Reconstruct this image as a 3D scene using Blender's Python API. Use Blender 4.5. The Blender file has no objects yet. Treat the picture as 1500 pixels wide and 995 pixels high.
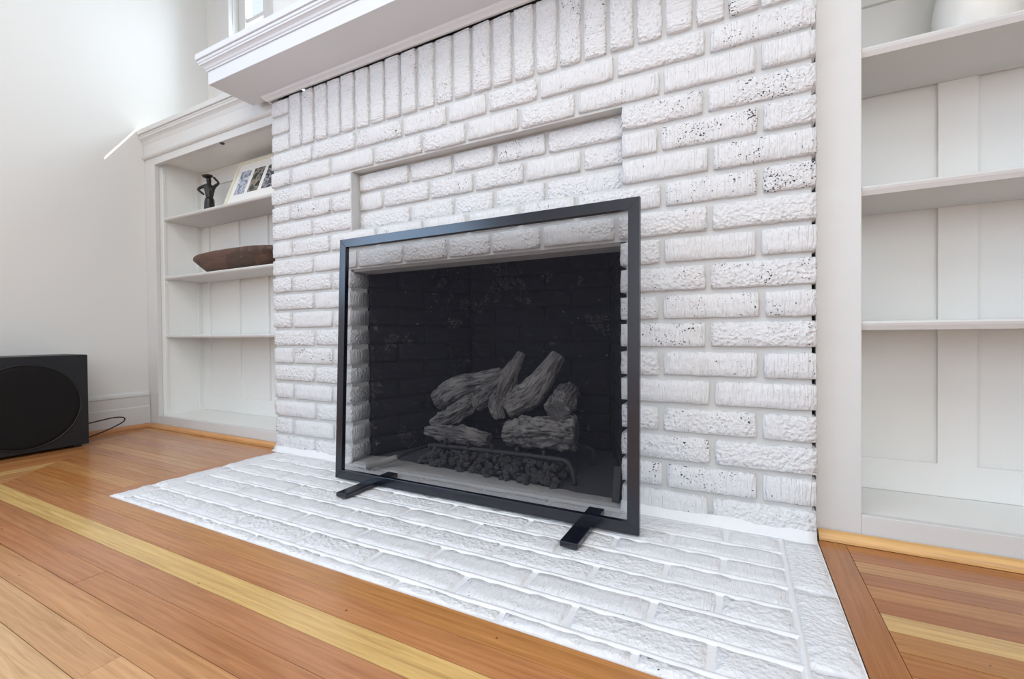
import bpy, bmesh, math, random
from mathutils import Vector, Matrix, noise

random.seed(7)
S = bpy.context.scene
COL = S.collection

# ------------------------------------------------------------------ camera
F_PX, YAW, PITCH, ROLL = 651.65, 0.4729, -0.0115, -0.0092
cam_data = bpy.data.cameras.new('camera')
cam_data.sensor_fit = 'HORIZONTAL'; cam_data.sensor_width = 36.0
cam_data.lens = F_PX / 1500.0 * 36.0
cam_data.clip_start = 0.01
cam = bpy.data.objects.new('camera', cam_data); COL.objects.link(cam)
fw = Vector((-math.sin(YAW)*math.cos(PITCH), math.cos(YAW)*math.cos(PITCH), math.sin(PITCH)))
rt = Vector((math.cos(YAW), math.sin(YAW), 0)); up = rt.cross(fw)
r2 = rt*math.cos(ROLL) + up*math.sin(ROLL); u2 = -rt*math.sin(ROLL) + up*math.cos(ROLL)
m = Matrix((r2, u2, -fw)).transposed().to_4x4()
m.translation = Vector((-0.1428, -1.0995, 0.4367))
cam.matrix_world = m
S.camera = cam

# ------------------------------------------------------------------ world, sun, window and fill light, exposure
W = bpy.data.worlds.new('sky'); S.world = W; W.use_nodes = True
bg = W.node_tree.nodes['Background']
bg.inputs[0].default_value = (0.78, 0.88, 1.0, 1); bg.inputs[1].default_value = 4.0

sun_d = bpy.data.lights.new('sun', 'SUN'); sun_d.energy = 30.0; sun_d.angle = math.radians(0.08)
sun_d.color = (1.0, 0.96, 0.88)
sun = bpy.data.objects.new('sun', sun_d); COL.objects.link(sun)
SUN_DIR = Vector((-0.83, -1.0, -1.45)).normalized()
sun.rotation_euler = SUN_DIR.to_track_quat('-Z', 'Y').to_euler()

def area(name, loc, direction, sx, sy, power, color):
    d = bpy.data.lights.new(name, 'AREA'); d.shape = 'RECTANGLE'; d.size = sx; d.size_y = sy
    d.energy = power; d.color = color
    o = bpy.data.objects.new(name, d); COL.objects.link(o)
    o.location = loc; o.rotation_euler = Vector(direction).to_track_quat('-Z', 'Y').to_euler()
    return o
# daylight in the window over the left bookcase, in the left wall window; added fill from behind, right and above
area('daylight_over_bookcase', (-2.05, 0.47, 1.90), (0, -1, 0), 0.80, 0.43, 72.0, (0.78, 0.89, 1.0))
area('daylight_left_window', (-2.86, -2.50, 1.45), (1, 0, 0), 2.1, 1.3, 150.0, (0.44, 0.68, 1.0))
area('room_fill', (0.0, -4.62, 1.35), (0, 1, 0), 2.0, 2.1, 85.0, (0.93, 0.97, 1.0))  # added main fill from the camera side, no window known there
area('right_fill', (1.22, -2.3, 1.40), (-1, 0, 0), 1.5, 1.4, 55.0, (0.95, 0.98, 1.0))  # added fill for the left bookcase and wall
area('ceiling_fill', (-0.75, -2.0, 2.56), (0, 0, -1), 2.2, 1.8, 124.0, (0.97, 0.985, 1.0))  # added overhead fill that brightens the hearth

vs = S.view_settings
vs.view_transform = 'Standard'; vs.look = 'None'; vs.gamma = 1.0; vs.use_curve_mapping = False
vs.exposure = -1.74

# ------------------------------------------------------------------ helpers
def lin(r, g, b):
    f = lambda v: (v/255/12.92) if v/255 <= 0.04045 else ((v/255+0.055)/1.055)**2.4
    return (f(r), f(g), f(b), 1.0)

def new_mat(name):
    mt = bpy.data.materials.new(name); mt.use_nodes = True
    nt = mt.node_tree
    return mt, nt, nt.nodes['Principled BSDF']

def N(nt, typ, **kw):
    n = nt.nodes.new(typ)
    for k, v in kw.items():
        if k in n.inputs: n.inputs[k].default_value = v
        else: setattr(n, k, v)
    return n

def L(nt, a, b): nt.links.new(a, b)

def mth(nt, op, a, b=None, clamp=False):
    n = nt.nodes.new('ShaderNodeMath'); n.operation = op; n.use_clamp = clamp
    for i, v in enumerate((a, b)):
        if v is None: continue
        if isinstance(v, (int, float)): n.inputs[i].default_value = v
        else: nt.links.new(v, n.inputs[i])
    return n.outputs[0]

def mixc(nt, fac, a, b, mode='MIX'):
    n = nt.nodes.new('ShaderNodeMix'); n.data_type = 'RGBA'; n.blend_type = mode
    for i, v in ((0, fac), (6, a), (7, b)):
        if isinstance(v, (int, float)): n.inputs[i].default_value = v
        elif isinstance(v, tuple): n.inputs[i].default_value = v
        else: nt.links.new(v, n.inputs[i])
    return n.outputs[2]

def obj_coords(nt, scale=(1, 1, 1), rand=True):
    tc = nt.nodes.new('ShaderNodeTexCoord')
    mp = nt.nodes.new('ShaderNodeMapping'); mp.inputs['Scale'].default_value = scale
    if rand:
        oi = nt.nodes.new('ShaderNodeObjectInfo')
        cx = nt.nodes.new('ShaderNodeCombineXYZ')
        r = mth(nt, 'MULTIPLY', oi.outputs['Random'], 37.0)
        for i in range(3): nt.links.new(r, cx.inputs[i])
        va = nt.nodes.new('ShaderNodeVectorMath'); va.operation = 'ADD'
        nt.links.new(tc.outputs['Object'], va.inputs[0]); nt.links.new(cx.outputs[0], va.inputs[1])
        nt.links.new(va.outputs[0], mp.inputs[0])
    else:
        nt.links.new(tc.outputs['Object'], mp.inputs[0])
    return mp.outputs[0]

def bump(nt, bsdf, height, strength, dist):
    b = nt.nodes.new('ShaderNodeBump'); b.inputs['Strength'].default_value = strength
    b.inputs['Distance'].default_value = dist
    nt.links.new(height, b.inputs['Height']); nt.links.new(b.outputs[0], bsdf.inputs['Normal'])

# painted brick: rough or combed face, dark pits, their crevice shade put into the colour
def brick_mat(name, col, pit=0.55, bstr=0.8, bdist=0.0058):
    mt, nt, bs = new_mat(name)
    oi = nt.nodes.new('ShaderNodeObjectInfo'); rnd = oi.outputs['Random']
    r2_ = mth(nt, 'FRACT', mth(nt, 'MULTIPLY', rnd, 17.31))
    r3_ = mth(nt, 'FRACT', mth(nt, 'MULTIPLY', rnd, 71.7))
    co = obj_coords(nt)
    n1 = N(nt, 'ShaderNodeTexNoise', Scale=105.0, Detail=3.0, Roughness=0.55); L(nt, co, n1.inputs['Vector'])
    n1b = N(nt, 'ShaderNodeTexVoronoi', Scale=120.0); L(nt, co, n1b.inputs['Vector'])
    co2 = obj_coords(nt, (1, 1, 0.10))
    n2 = N(nt, 'ShaderNodeTexNoise', Scale=230.0, Detail=2.0); L(nt, co2, n2.inputs['Vector'])
    comb = mth(nt, 'GREATER_THAN', r2_, 0.62)
    patch = N(nt, 'ShaderNodeTexNoise', Scale=9.0); L(nt, co, patch.inputs['Vector'])
    comb = mth(nt, 'MAXIMUM', comb, mth(nt, 'GREATER_THAN', patch.outputs[0], 0.6))
    rough = mth(nt, 'ADD', n1.outputs[0], mth(nt, 'MULTIPLY', n1b.outputs[0], 0.55))
    comb_h = mth(nt, 'ADD', mth(nt, 'MULTIPLY', n2.outputs[0], 0.9), mth(nt, 'MULTIPLY', n1.outputs[0], 0.45))
    h = nt.nodes.new('ShaderNodeMix'); L(nt, comb, h.inputs[0]); L(nt, rough, h.inputs[2]); L(nt, comb_h, h.inputs[3])
    vo = N(nt, 'ShaderNodeTexNoise', Scale=265.0, Detail=1.0, Roughness=0.4); L(nt, co, vo.inputs['Vector'])
    dens = N(nt, 'ShaderNodeTexNoise', Scale=22.0, Detail=2.0); L(nt, co, dens.inputs['Vector'])
    # threshold: busy bricks show many pits in clusters, smooth bricks hardly any
    dd = mth(nt, 'MULTIPLY', mth(nt, 'SUBTRACT', dens.outputs[0], 0.38, True), mth(nt, 'POWER', r3_, 1.8))
    thr = mth(nt, 'SUBTRACT', 0.775, mth(nt, 'MULTIPLY', dd, pit))
    pits = mth(nt, 'MULTIPLY', mth(nt, 'SUBTRACT', vo.outputs[0], thr), 28.0, True)
    tone = N(nt, 'ShaderNodeTexNoise', Scale=14.0); L(nt, co, tone.inputs['Vector'])
    base = mixc(nt, tone.outputs[0], tuple(c*0.97 for c in col[:3])+(1,), tuple(min(1, c*1.02) for c in col[:3])+(1,))
    c2 = mixc(nt, pits, base, lin(52, 50, 52))
    L(nt, c2, bs.inputs['Base Color'])
    bs.inputs['Roughness'].default_value = 0.5
    hh = mth(nt, 'SUBTRACT', h.outputs[0], mth(nt, 'MULTIPLY', pits, 0.5))
    bump(nt, bs, hh, bstr, bdist)
    return mt

def paint_mat(name, col, rough=0.4, var=0.03, bscale=40.0, bstr=0.04):
    mt, nt, bs = new_mat(name)
    co = obj_coords(nt, rand=False)
    n = N(nt, 'ShaderNodeTexNoise', Scale=3.0, Detail=3.0); L(nt, co, n.inputs['Vector'])
    c = mixc(nt, n.outputs[0], tuple(v*(1-var) for v in col[:3])+(1,), tuple(min(1, v*(1+var)) for v in col[:3])+(1,))
    L(nt, c, bs.inputs['Base Color']); bs.inputs['Roughness'].default_value = rough
    n2 = N(nt, 'ShaderNodeTexNoise', Scale=bscale, Detail=2.0); L(nt, co, n2.inputs['Vector'])
    bump(nt, bs, n2.outputs[0], bstr, 0.002)
    return mt

def rough_mat(name, col, scale, bstr, dist, var=0.08, rough=0.7):
    mt, nt, bs = new_mat(name)
    co = obj_coords(nt, rand=False)
    n = N(nt, 'ShaderNodeTexNoise', Scale=scale, Detail=4.0, Roughness=0.6); L(nt, co, n.inputs['Vector'])
    c = mixc(nt, n.outputs[0], tuple(v*(1-var) for v in col[:3])+(1,), tuple(min(1, v*(1+var)) for v in col[:3])+(1,))
    L(nt, c, bs.inputs['Base Color']); bs.inputs['Roughness'].default_value = rough
    bump(nt, bs, n.outputs[0], bstr, dist)
    return mt

def wood_mat(name, rough=0.24, along=0):
    """strip flooring: the board's own colour comes from the object colour, the grain from stretched noise"""
    mt, nt, bs = new_mat(name)
    oi = nt.nodes.new('ShaderNodeObjectInfo')
    co = obj_coords(nt, (1.6, 34, 34))
    n = N(nt, 'ShaderNodeTexNoise', Scale=2.6, Detail=6.0, Roughness=0.62, Distortion=0.9); L(nt, co, n.inputs['Vector'])
    co2 = obj_coords(nt, (7, 300, 300))
    n2 = N(nt, 'ShaderNodeTexNoise', Scale=1.4, Detail=3.0); L(nt, co2, n2.inputs['Vector'])
    co3 = obj_coords(nt, (1.2, 16, 16))
    wv = N(nt, 'ShaderNodeTexWave', Scale=1.5, Distortion=7.0, Detail=2.0); wv.bands_direction = 'Y'
    wv.inputs['Detail Scale'].default_value = 1.2
    L(nt, co3, wv.inputs['Vector'])
    ramp = nt.nodes.new('ShaderNodeValToRGB')
    ramp.color_ramp.elements[0].position = 0.30; ramp.color_ramp.elements[0].color = (0.78, 0.72, 0.66, 1)
    ramp.color_ramp.elements[1].position = 0.68; ramp.color_ramp.elements[1].color = (1.10, 1.10, 1.08, 1)
    L(nt, n.outputs[0], ramp.inputs[0])
    c1 = mixc(nt, 1.0, oi.outputs['Color'], ramp.outputs[0], 'MULTIPLY')
    c1 = mixc(nt, mth(nt, 'MULTIPLY', wv.outputs[1], 0.22), c1, mixc(nt, 1.0, c1, (0.62, 0.50, 0.38, 1), 'MULTIPLY'))
    pores = mth(nt, 'MULTIPLY', mth(nt, 'LESS_THAN', n2.outputs[0], 0.40), 0.22)
    c2 = mixc(nt, pores, c1, mixc(nt, 1.0, c1, (0.5, 0.36, 0.25, 1), 'MULTIPLY'))
    tc = obj_coords(nt)
    vo = N(nt, 'ShaderNodeTexVoronoi', Scale=26.0); L(nt, tc, vo.inputs['Vector'])
    sp = nt.nodes.new('ShaderNodeSeparateColor'); L(nt, vo.outputs['Color'], sp.inputs[0])
    knot = mth(nt, 'MULTIPLY', mth(nt, 'LESS_THAN', vo.outputs['Distance'], 0.055), mth(nt, 'GREATER_THAN', sp.outputs[0], 0.6))
    c3 = mixc(nt, mth(nt, 'MULTIPLY', knot, 0.75), c2, (0.05, 0.022, 0.01, 1))
    L(nt, c3, bs.inputs['Base Color'])
    bs.inputs['Roughness'].default_value = rough
    bs.inputs['Coat Weight'].default_value = 0.25; bs.inputs['Coat Roughness'].default_value = 0.12
    bump(nt, bs, mth(nt, 'ADD', n.outputs[0], n2.outputs[0]), 0.12, 0.0008)
    return mt

M = {}
M['brick'] = brick_mat('painted_brick', lin(227, 228, 229), 0.66, 1.0)
M['hearth_brick'] = brick_mat('painted_hearth_brick', lin(231, 232, 234), 0.22, 0.9, 0.0042)
M['mortar'] = rough_mat('mortar_paint_shaded', lin(205, 205, 203), 60.0, 0.35, 0.003, 0.03, 0.55)  # shade of the recessed joints is put into this grey
M['ridge'] = rough_mat('painted_mortar_ridge', lin(234, 235, 236), 60.0, 0.45, 0.003, 0.02, 0.5)
M['void'] = rough_mat('dark_unpainted_core', lin(26, 24, 24), 30.0, 0.3, 0.004, 0.3, 0.9)
M['trim'] = paint_mat('trim_paint', lin(214, 214, 213), 0.35)
M['mantel'] = paint_mat('mantel_paint', lin(226, 230, 234), 0.35)
M['case'] = paint_mat('bookcase_paint', lin(217, 217, 215), 0.38)  # same paint as the inside, kept darker to offset stronger light
M['case_lightened'] = paint_mat('bookcase_paint_lightened', lin(237, 238, 235), 0.42)  # same paint as the faces, lightened to offset shade inside
M['wall'] = paint_mat('wall_paint', lin(226, 226, 223), 0.75, 0.01)
M['ceil'] = paint_mat('ceiling_paint', lin(238, 238, 236), 0.8, 0.01)
M['wood'] = wood_mat('strip_floor_wood')
M['shoe'] = wood_mat('shoe_molding_wood', 0.35)
M['ash'] = rough_mat('firebox_floor_ash', lin(74, 74, 78), 45.0, 0.5, 0.004, 0.4, 0.95)
M['cement'] = rough_mat('grey_hearth_cement', lin(176, 174, 172), 50.0, 0.8, 0.005, 0.16, 0.9)
M['oak_sub'] = paint_mat('dark_subfloor', lin(60, 38, 24), 0.8)

def steel(name, col, rough, metal=0.0):
    mt, nt, bs = new_mat(name)
    co = obj_coords(nt, rand=False)
    n = N(nt, 'ShaderNodeTexNoise', Scale=90.0, Detail=3.0); L(nt, co, n.inputs['Vector'])
    c = mixc(nt, n.outputs[0], tuple(v*0.85 for v in col[:3])+(1,), tuple(v*1.15 for v in col[:3])+(1,))
    L(nt, c, bs.inputs['Base Color'])
    bs.inputs['Roughness'].default_value = rough; bs.inputs['Metallic'].default_value = metal
    bump(nt, bs, n.outputs[0], 0.05, 0.0005)
    return mt
M['steel'] = steel('black_powder_coat', lin(16, 19, 32), 0.22)
M['steel'].node_tree.nodes['Principled BSDF'].inputs['Specular IOR Level'].default_value = 0.75
M['iron'] = steel('dark_iron', lin(52, 50, 50), 0.6)
M['pipe'] = steel('grey_pipe_paint', lin(150, 147, 143), 0.55)
M['spk'] = steel('charcoal_cabinet', lin(20, 21, 27), 0.45)
M['cloth'] = rough_mat('black_grille_cloth', lin(5, 5, 6), 900.0, 0.3, 0.0006, 0.2, 0.95)
M['rubber'] = steel('black_rubber', lin(16, 16, 17), 0.5)
M['bronze'] = steel('black_carved_wood', lin(24, 21, 19), 0.35)
M['ceramic'] = paint_mat('cream_ceramic', lin(228, 226, 218), 0.3, 0.015)

def soot_mat():
    mt, nt, bs = new_mat('sooty_firebrick')
    co = obj_coords(nt, rand=True)
    n = N(nt, 'ShaderNodeTexNoise', Scale=60.0, Detail=4.0); L(nt, co, n.inputs['Vector'])
    tc = nt.nodes.new('ShaderNodeNewGeometry')
    n2 = N(nt, 'ShaderNodeTexNoise', Scale=5.5, Detail=5.0, Roughness=0.65); L(nt, tc.outputs['Position'], n2.inputs['Vector'])
    n3 = N(nt, 'ShaderNodeTexNoise', Scale=55.0, Detail=2.0, Distortion=2.0); L(nt, tc.outputs['Position'], n3.inputs['Vector'])
    bare = mth(nt, 'MULTIPLY', mth(nt, 'GREATER_THAN', n2.outputs[0], 0.60), mth(nt, 'GREATER_THAN', n3.outputs[0], 0.52))
    spec = mth(nt, 'GREATER_THAN', n3.outputs[0], 0.71)
    c = mixc(nt, n2.outputs[0], lin(12, 12, 14), lin(34, 33, 34))
    c = mixc(nt, mth(nt, 'MULTIPLY', bare, 0.42), c, lin(105, 102, 99))
    c = mixc(nt, mth(nt, 'MULTIPLY', spec, 0.7), c, lin(135, 130, 126))
    L(nt, c, bs.inputs['Base Color']); bs.inputs['Roughness'].default_value = 0.9
    bump(nt, bs, n.outputs[0], 0.5, 0.003)
    return mt
M['soot'] = soot_mat()

def log_mat():
    mt, nt, bs = new_mat('ceramic_log_bark')
    co = obj_coords(nt, rand=True)
    n = N(nt, 'ShaderNodeTexNoise', Scale=18.0, Detail=6.0, Roughness=0.65); L(nt, co, n.inputs['Vector'])
    n2 = N(nt, 'ShaderNodeTexNoise', Scale=7.0, Detail=2.0); L(nt, co, n2.inputs['Vector'])
    c = mixc(nt, n.outputs[0], lin(84, 80, 78), lin(172, 166, 162))
    ga = nt.nodes.new('ShaderNodeAttribute'); ga.attribute_name = 'grain'
    ng = N(nt, 'ShaderNodeTexNoise', Scale=7.5, Detail=3.0, Roughness=0.6, Distortion=0.5); L(nt, ga.outputs['Vector'], ng.inputs['Vector'])
    st = mth(nt, 'MULTIPLY', mth(nt, 'SUBTRACT', 0.50, ng.outputs[0]), 9.0, True)
    c = mixc(nt, mth(nt, 'MULTIPLY', st, 0.8), c, lin(38, 36, 36))
    soot = mth(nt, 'MULTIPLY', mth(nt, 'MULTIPLY', mth(nt, 'SUBTRACT', n2.outputs[0], 0.52), 6.0, True), 0.6)
    c = mixc(nt, soot, c, lin(52, 53, 64))
    L(nt, c, bs.inputs['Base Color']); bs.inputs['Roughness'].default_value = 0.9
    bump(nt, bs, mth(nt, 'ADD', mth(nt, 'MULTIPLY', n.outputs[0], 0.5), ng.outputs[0]), 0.8, 0.010)
    return mt
M['log'] = log_mat()
M['ember'] = rough_mat('lava_rock', lin(70, 68, 68), 70.0, 0.8, 0.004, 0.45, 0.95)

def mesh_screen_mat():
    """fine woven wire: too fine to see single wires, so a part-covering dark cloth"""
    mt = bpy.data.materials.new('woven_wire_mesh'); mt.use_nodes = True
    nt = mt.node_tree; nt.nodes.clear()
    out = nt.nodes.new('ShaderNodeOutputMaterial')
    tr = nt.nodes.new('ShaderNodeBsdfTransparent')
    df = nt.nodes.new('ShaderNodeBsdfDiffuse')
    tc = nt.nodes.new('ShaderNodeTexCoord')
    n = N(nt, 'ShaderNodeTexNoise', Scale=260.0, Detail=1.0); L(nt, tc.outputs['Object'], n.inputs['Vector'])
    df.inputs[0].default_value = lin(46, 47, 54)
    mx = nt.nodes.new('ShaderNodeMixShader')
    f = mth(nt, 'ADD', mth(nt, 'MULTIPLY', n.outputs[0], 0.10), 0.27)
    L(nt, f, mx.inputs[0]); L(nt, tr.outputs[0], mx.inputs[1]); L(nt, df.outputs[0], mx.inputs[2])
    L(nt, mx.outputs[0], out.inputs[0])
    return mt
M['mesh'] = mesh_screen_mat()

def glass_mat():
    mt = bpy.data.materials.new('window_glass'); mt.use_nodes = True
    nt = mt.node_tree; nt.nodes.clear()
    out = nt.nodes.new('ShaderNodeOutputMaterial')
    tr = nt.nodes.new('ShaderNodeBsdfTransparent'); tr.inputs[0].default_value = (0.97, 0.98, 0.98, 1)
    gl = nt.nodes.new('ShaderNodeBsdfGlossy'); gl.inputs['Roughness'].default_value = 0.02
    mx = nt.nodes.new('ShaderNodeMixShader')
    mx.inputs[0].default_value = 0.05; L(nt, tr.outputs[0], mx.inputs[1]); L(nt, gl.outputs[0], mx.inputs[2])
    L(nt, mx.outputs[0], out.inputs[0])
    return mt
M['glass'] = glass_mat()

# ------------------------------------------------------------------ mesh helpers
def link(name, me, mat=None, parent=None, loc=None, rot=None):
    o = bpy.data.objects.new(name, me); COL.objects.link(o)
    if mat is not None and me is not None and len(me.materials) == 0: me.materials.append(mat)
    if parent is not None: o.parent = parent
    if loc is not None: o.location = loc
    if rot is not None: o.rotation_euler = rot
    return o

def empty(name, loc=(0, 0, 0), label=None, cat=None, group=None, kind=None):
    o = bpy.data.objects.new(name, None); COL.objects.link(o); o.location = loc
    o.empty_display_size = 0.05
    tag(o, label, cat, group, kind)
    return o

def tag(o, label=None, cat=None, group=None, kind=None):
    if label: o['label'] = label
    if cat: o['category'] = cat
    if group: o['group'] = group
    if kind: o['kind'] = kind
    return o

def mesh_from(name, verts, faces, smooth=False):
    me = bpy.data.meshes.new(name); me.from_pydata([tuple(v) for v in verts], [], faces); me.update()
    bm = bmesh.new(); bm.from_mesh(me); bmesh.ops.recalc_face_normals(bm, faces=bm.faces); bm.to_mesh(me); bm.free()
    if smooth:
        for p in me.polygons: p.use_smooth = True
    return me

class MB:
    def __init__(self): self.v = []; self.f = []
    def box(self, x0, x1, y0, y1, z0, z1):
        b = len(self.v)
        for x in (x0, x1):
            for y in (y0, y1):
                for z in (z0, z1): self.v.append(Vector((x, y, z)))
        for q in ((0, 1, 3, 2), (4, 6, 7, 5), (0, 4, 5, 1), (2, 3, 7, 6), (0, 2, 6, 4), (1, 5, 7, 3)):
            self.f.append(tuple(b+i for i in q))
        return self
    def add(self, vs_, fs_):
        b = len(self.v); self.v.extend(Vector(v) for v in vs_); self.f.extend(tuple(b+i for i in q) for q in fs_)
        return self
    def prism(self, prof, axis, a0, a1):
        """extrude a closed (p,q) profile along an axis: axis 'x' -> (y,z) profile, 'y' -> (x,z), 'z' -> (x,y)"""
        n = len(prof); b = len(self.v)
        for a in (a0, a1):
            for p, q in prof:
                self.v.append(Vector({'x': (a, p, q), 'y': (p, a, q), 'z': (p, q, a)}[axis]))
        for i in range(n):
            j = (i+1) % n; self.f.append((b+i, b+j, b+n+j, b+n+i))
        self.f.append(tuple(b+i for i in range(n))); self.f.append(tuple(b+n+i for i in reversed(range(n))))
        return self
    def build(self, name, mat, parent=None, bevel=0.0, smooth=False, origin=None):
        vv = self.v
        if origin is not None:
            o3 = Vector(origin); vv = [v-o3 for v in vv]
        me = mesh_from(name, vv, self.f, smooth)
        if bevel > 0:
            bm = bmesh.new(); bm.from_mesh(me)
            bmesh.ops.bevel(bm, geom=[e for e in bm.edges if e.calc_face_angle(0) > 0.5], offset=bevel, segments=2, profile=0.5, affect='EDGES', clamp_overlap=True)
            bm.to_mesh(me); bm.free()
        o = link(name, me, mat, parent)
        if origin is not None:
            p = Vector(origin)
            if parent is not None: p = p - parent.location
            o.location = p
        elif parent is not None:
            o.location = -parent.location
        return o

def box(name, x0, x1, y0, y1, z0, z1, mat, parent=None, bevel=0.0):
    return MB().box(x0, x1, y0, y1, z0, z1).build(name, mat, parent, bevel, origin=((x0+x1)/2, (y0+y1)/2, z0))

def tube_mesh(name, pts, rad, seg=10, closed_ends=True):
    pts = [Vector(p) for p in pts]; n = len(pts)
    rads = rad if isinstance(rad, (list, tuple)) else [rad]*n
    vs_, fs_ = [], []
    ref = Vector((0, 0, 1))
    prev = None
    for i, p in enumerate(pts):
        t = (pts[min(i+1, n-1)] - pts[max(i-1, 0)]).normalized()
        if prev is None:
            a = t.orthogonal().normalized()
        else:
            a = (prev - t*prev.dot(t)).normalized()
        prev = a; b = t.cross(a)
        for k in range(seg):
            w = 2*math.pi*k/seg
            vs_.append(p + (a*math.cos(w) + b*math.sin(w))*rads[i])
    for i in range(n-1):
        for k in range(seg):
            j = (k+1) % seg
            fs_.append((i*seg+k, i*seg+j, (i+1)*seg+j, (i+1)*seg+k))
    if closed_ends:
        fs_.append(tuple(range(seg))); fs_.append(tuple((n-1)*seg+k for k in reversed(range(seg))))
    return mesh_from(name, vs_, fs_, True)

def smooth_path(pts, n):
    """Catmull-Rom through the points"""
    P = [Vector(p) for p in pts]; P = [P[0]*2-P[1]] + P + [P[-1]*2-P[-2]]
    out = []
    segs = len(P)-3
    for s in range(segs):
        p0, p1, p2, p3 = P[s:s+4]
        for k in range(n):
            t = k/n
            out.append(0.5*((2*p1) + (p2-p0)*t + (2*p0-5*p1+4*p2-p3)*t*t + (3*p1-p0-3*p2+p3)*t**3))
    out.append(P[-2])
    return out

def lathe_mesh(name, prof, seg=32):
    vs_, fs_ = [], []
    for r, z in prof:
        for k in range(seg):
            a = 2*math.pi*k/seg; vs_.append((r*math.cos(a), r*math.sin(a), z))
    for i in range(len(prof)-1):
        for k in range(seg):
            j = (k+1) % seg; fs_.append((i*seg+k, i*seg+j, (i+1)*seg+j, (i+1)*seg+k))
    fs_.append(tuple(range(seg))); fs_.append(tuple((len(prof)-1)*seg+k for k in range(seg)))
    return mesh_from(name, vs_, fs_, True)

# a brick: long axis local X, face looks to -Y, height Z; rounded, slightly irregular edges
def brick_mesh(w, h, d, seed, jit=0.0016, both=False):
    rg = random.Random(seed)
    nx = max(3, round(w/0.02)); nz = max(3, round(h/0.016))
    ch = 0.0035
    xs = [-w/2+ch+(w-2*ch)*i/nx for i in range(nx+1)]
    zs = [-h/2+ch+(h-2*ch)*i/nz for i in range(nz+1)]
    vs_, fs_ = [], []
    grid = {}
    for i, x in enumerate(xs):
        for k, z in enumerate(zs):
            edge = i in (0, nx) or k in (0, nz)
            y = rg.uniform(-jit, jit)*1.2 + (0.0006 if edge else 0)
            grid[i, k] = len(vs_); vs_.append((x, y, z))
    ring = [(i, 0) for i in range(nx)] + [(nx, k) for k in range(nz)] + [(i, nz) for i in range(nx, 0, -1)] + [(0, k) for k in range(nz, 0, -1)]
    for i in range(nx):
        for k in range(nz): fs_.append((grid[i, k], grid[i+1, k], grid[i+1, k+1], grid[i, k+1]))
    r1, r2v = [], []
    for (i, k) in ring:
        x, y, z = vs_[grid[i, k]]
        ox = -ch if i == 0 else ch if i == nx else 0
        oz = -ch if k == 0 else ch if k == nz else 0
        jx = rg.uniform(-jit, jit*0.4)*(1 if ox > 0 else -1 if ox < 0 else 0)
        jz = rg.uniform(-jit, jit*0.4)*(1 if oz > 0 else -1 if oz < 0 else 0)
        corner = 0.72 if ox and oz else 1.0
        r1.append(len(vs_)); vs_.append((x+ox*corner+jx, 0.0042, z+oz*corner+jz))
    for (i, k), q in zip(ring, r1):
        x, y, z = vs_[q]
        r2v.append(len(vs_)); vs_.append((max(-w/2, min(w/2, x)), d, max(-h/2, min(h/2, z))))
    n = len(ring)
    for a in range(n):
        b = (a+1) % n
        fs_.append((grid[ring[a]], r1[a], r1[b], grid[ring[b]]))
        fs_.append((r1[a], r2v[a], r2v[b], r1[b]))
    fs_.append(tuple(reversed(r2v)))
    return mesh_from('brick', vs_, fs_, True)

_bcache = {}
def brick(parent, cx, y, cz, w, h, d, mat, rot=None, name='brick', var=4):
    key = (round(w, 3), round(h, 3), round(d, 3), mat.name, random.randrange(var))
    me = _bcache.get(key)
    if me is None:
        me = brick_mesh(w, h, d, len(_bcache)*13+5); me.materials.append(mat); _bcache[key] = me
    o = bpy.data.objects.new(name, me); COL.objects.link(o)
    o.parent = parent; o.location = Vector((cx, y, cz)) - parent.location
    if rot: o.rotation_euler = rot
    return o

# ================================================================== the room shell
WX, RX = -2.745, 1.10          # left and right wall planes
BY, FY = 0.34, -4.50           # back (window) wall, wall behind the camera
CZ = 2.62
def wall_with_hole(name, axis, plane, thick, a0, a1, z0, z1, hole, mat):
    """axis 'x': wall plane at x=plane running in y; axis 'y': plane at y=plane running in x. hole=(h0,h1,hz0,hz1) or list"""
    mb = MB()
    holes = sorted(hole)
    p0, p1 = sorted((plane, plane+thick))
    def bx(b0, b1, c0, c1):
        if b1-b0 < 1e-6 or c1-c0 < 1e-6: return
        if axis == 'x': mb.box(p0, p1, b0, b1, c0, c1)
        else: mb.box(b0, b1, p0, p1, c0, c1)
    cur = a0
    for h0, h1, c0, c1 in holes:
        bx(cur, h0, z0, z1); bx(h0, h1, z0, c0); bx(h0, h1, c1, z1); cur = h1
    bx(cur, a1, z0, z1)
    o = mb.build(name, mat); tag(o, kind='structure'); return o

wl = wall_with_hole('wall_left', 'x', WX, -0.10, FY-0.1, BY+0.1, -0.02, CZ, [(-3.55, -1.45, 0.80, 2.1)], M['wall'])
tag(wl, 'pale grey painted side wall left of the bookcase', None)
GX0, GX1, GZ0, GZ1 = -2.513, -1.82, 1.53, 2.40
wb = wall_with_hole('wall_back', 'y', BY, 0.10, WX, RX, -0.02, CZ, [(GX0, GX1, GZ0, GZ1), (-1.40, -0.33, -0.02, 0.86)], M['wall'])
tag(wb, 'white wall with the window above the left bookcase', None)
wf = wall_with_hole('wall_front', 'y', FY, -0.10, WX, RX, -0.02, CZ, [(-1.0, 1.0, 0.30, 2.40)], M['wall'])
wr = wall_with_hole('wall_right', 'x', RX, 0.10, FY-0.1, BY+0.1, -0.02, CZ, [(-3.05, -1.55, 0.70, 2.10)], M['wall'])
ce = MB().box(WX-0.1, RX+0.1, FY-0.1, BY+0.1, CZ, CZ+0.1).build('ceiling', M['ceil']); tag(ce, kind='structure')
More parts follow.
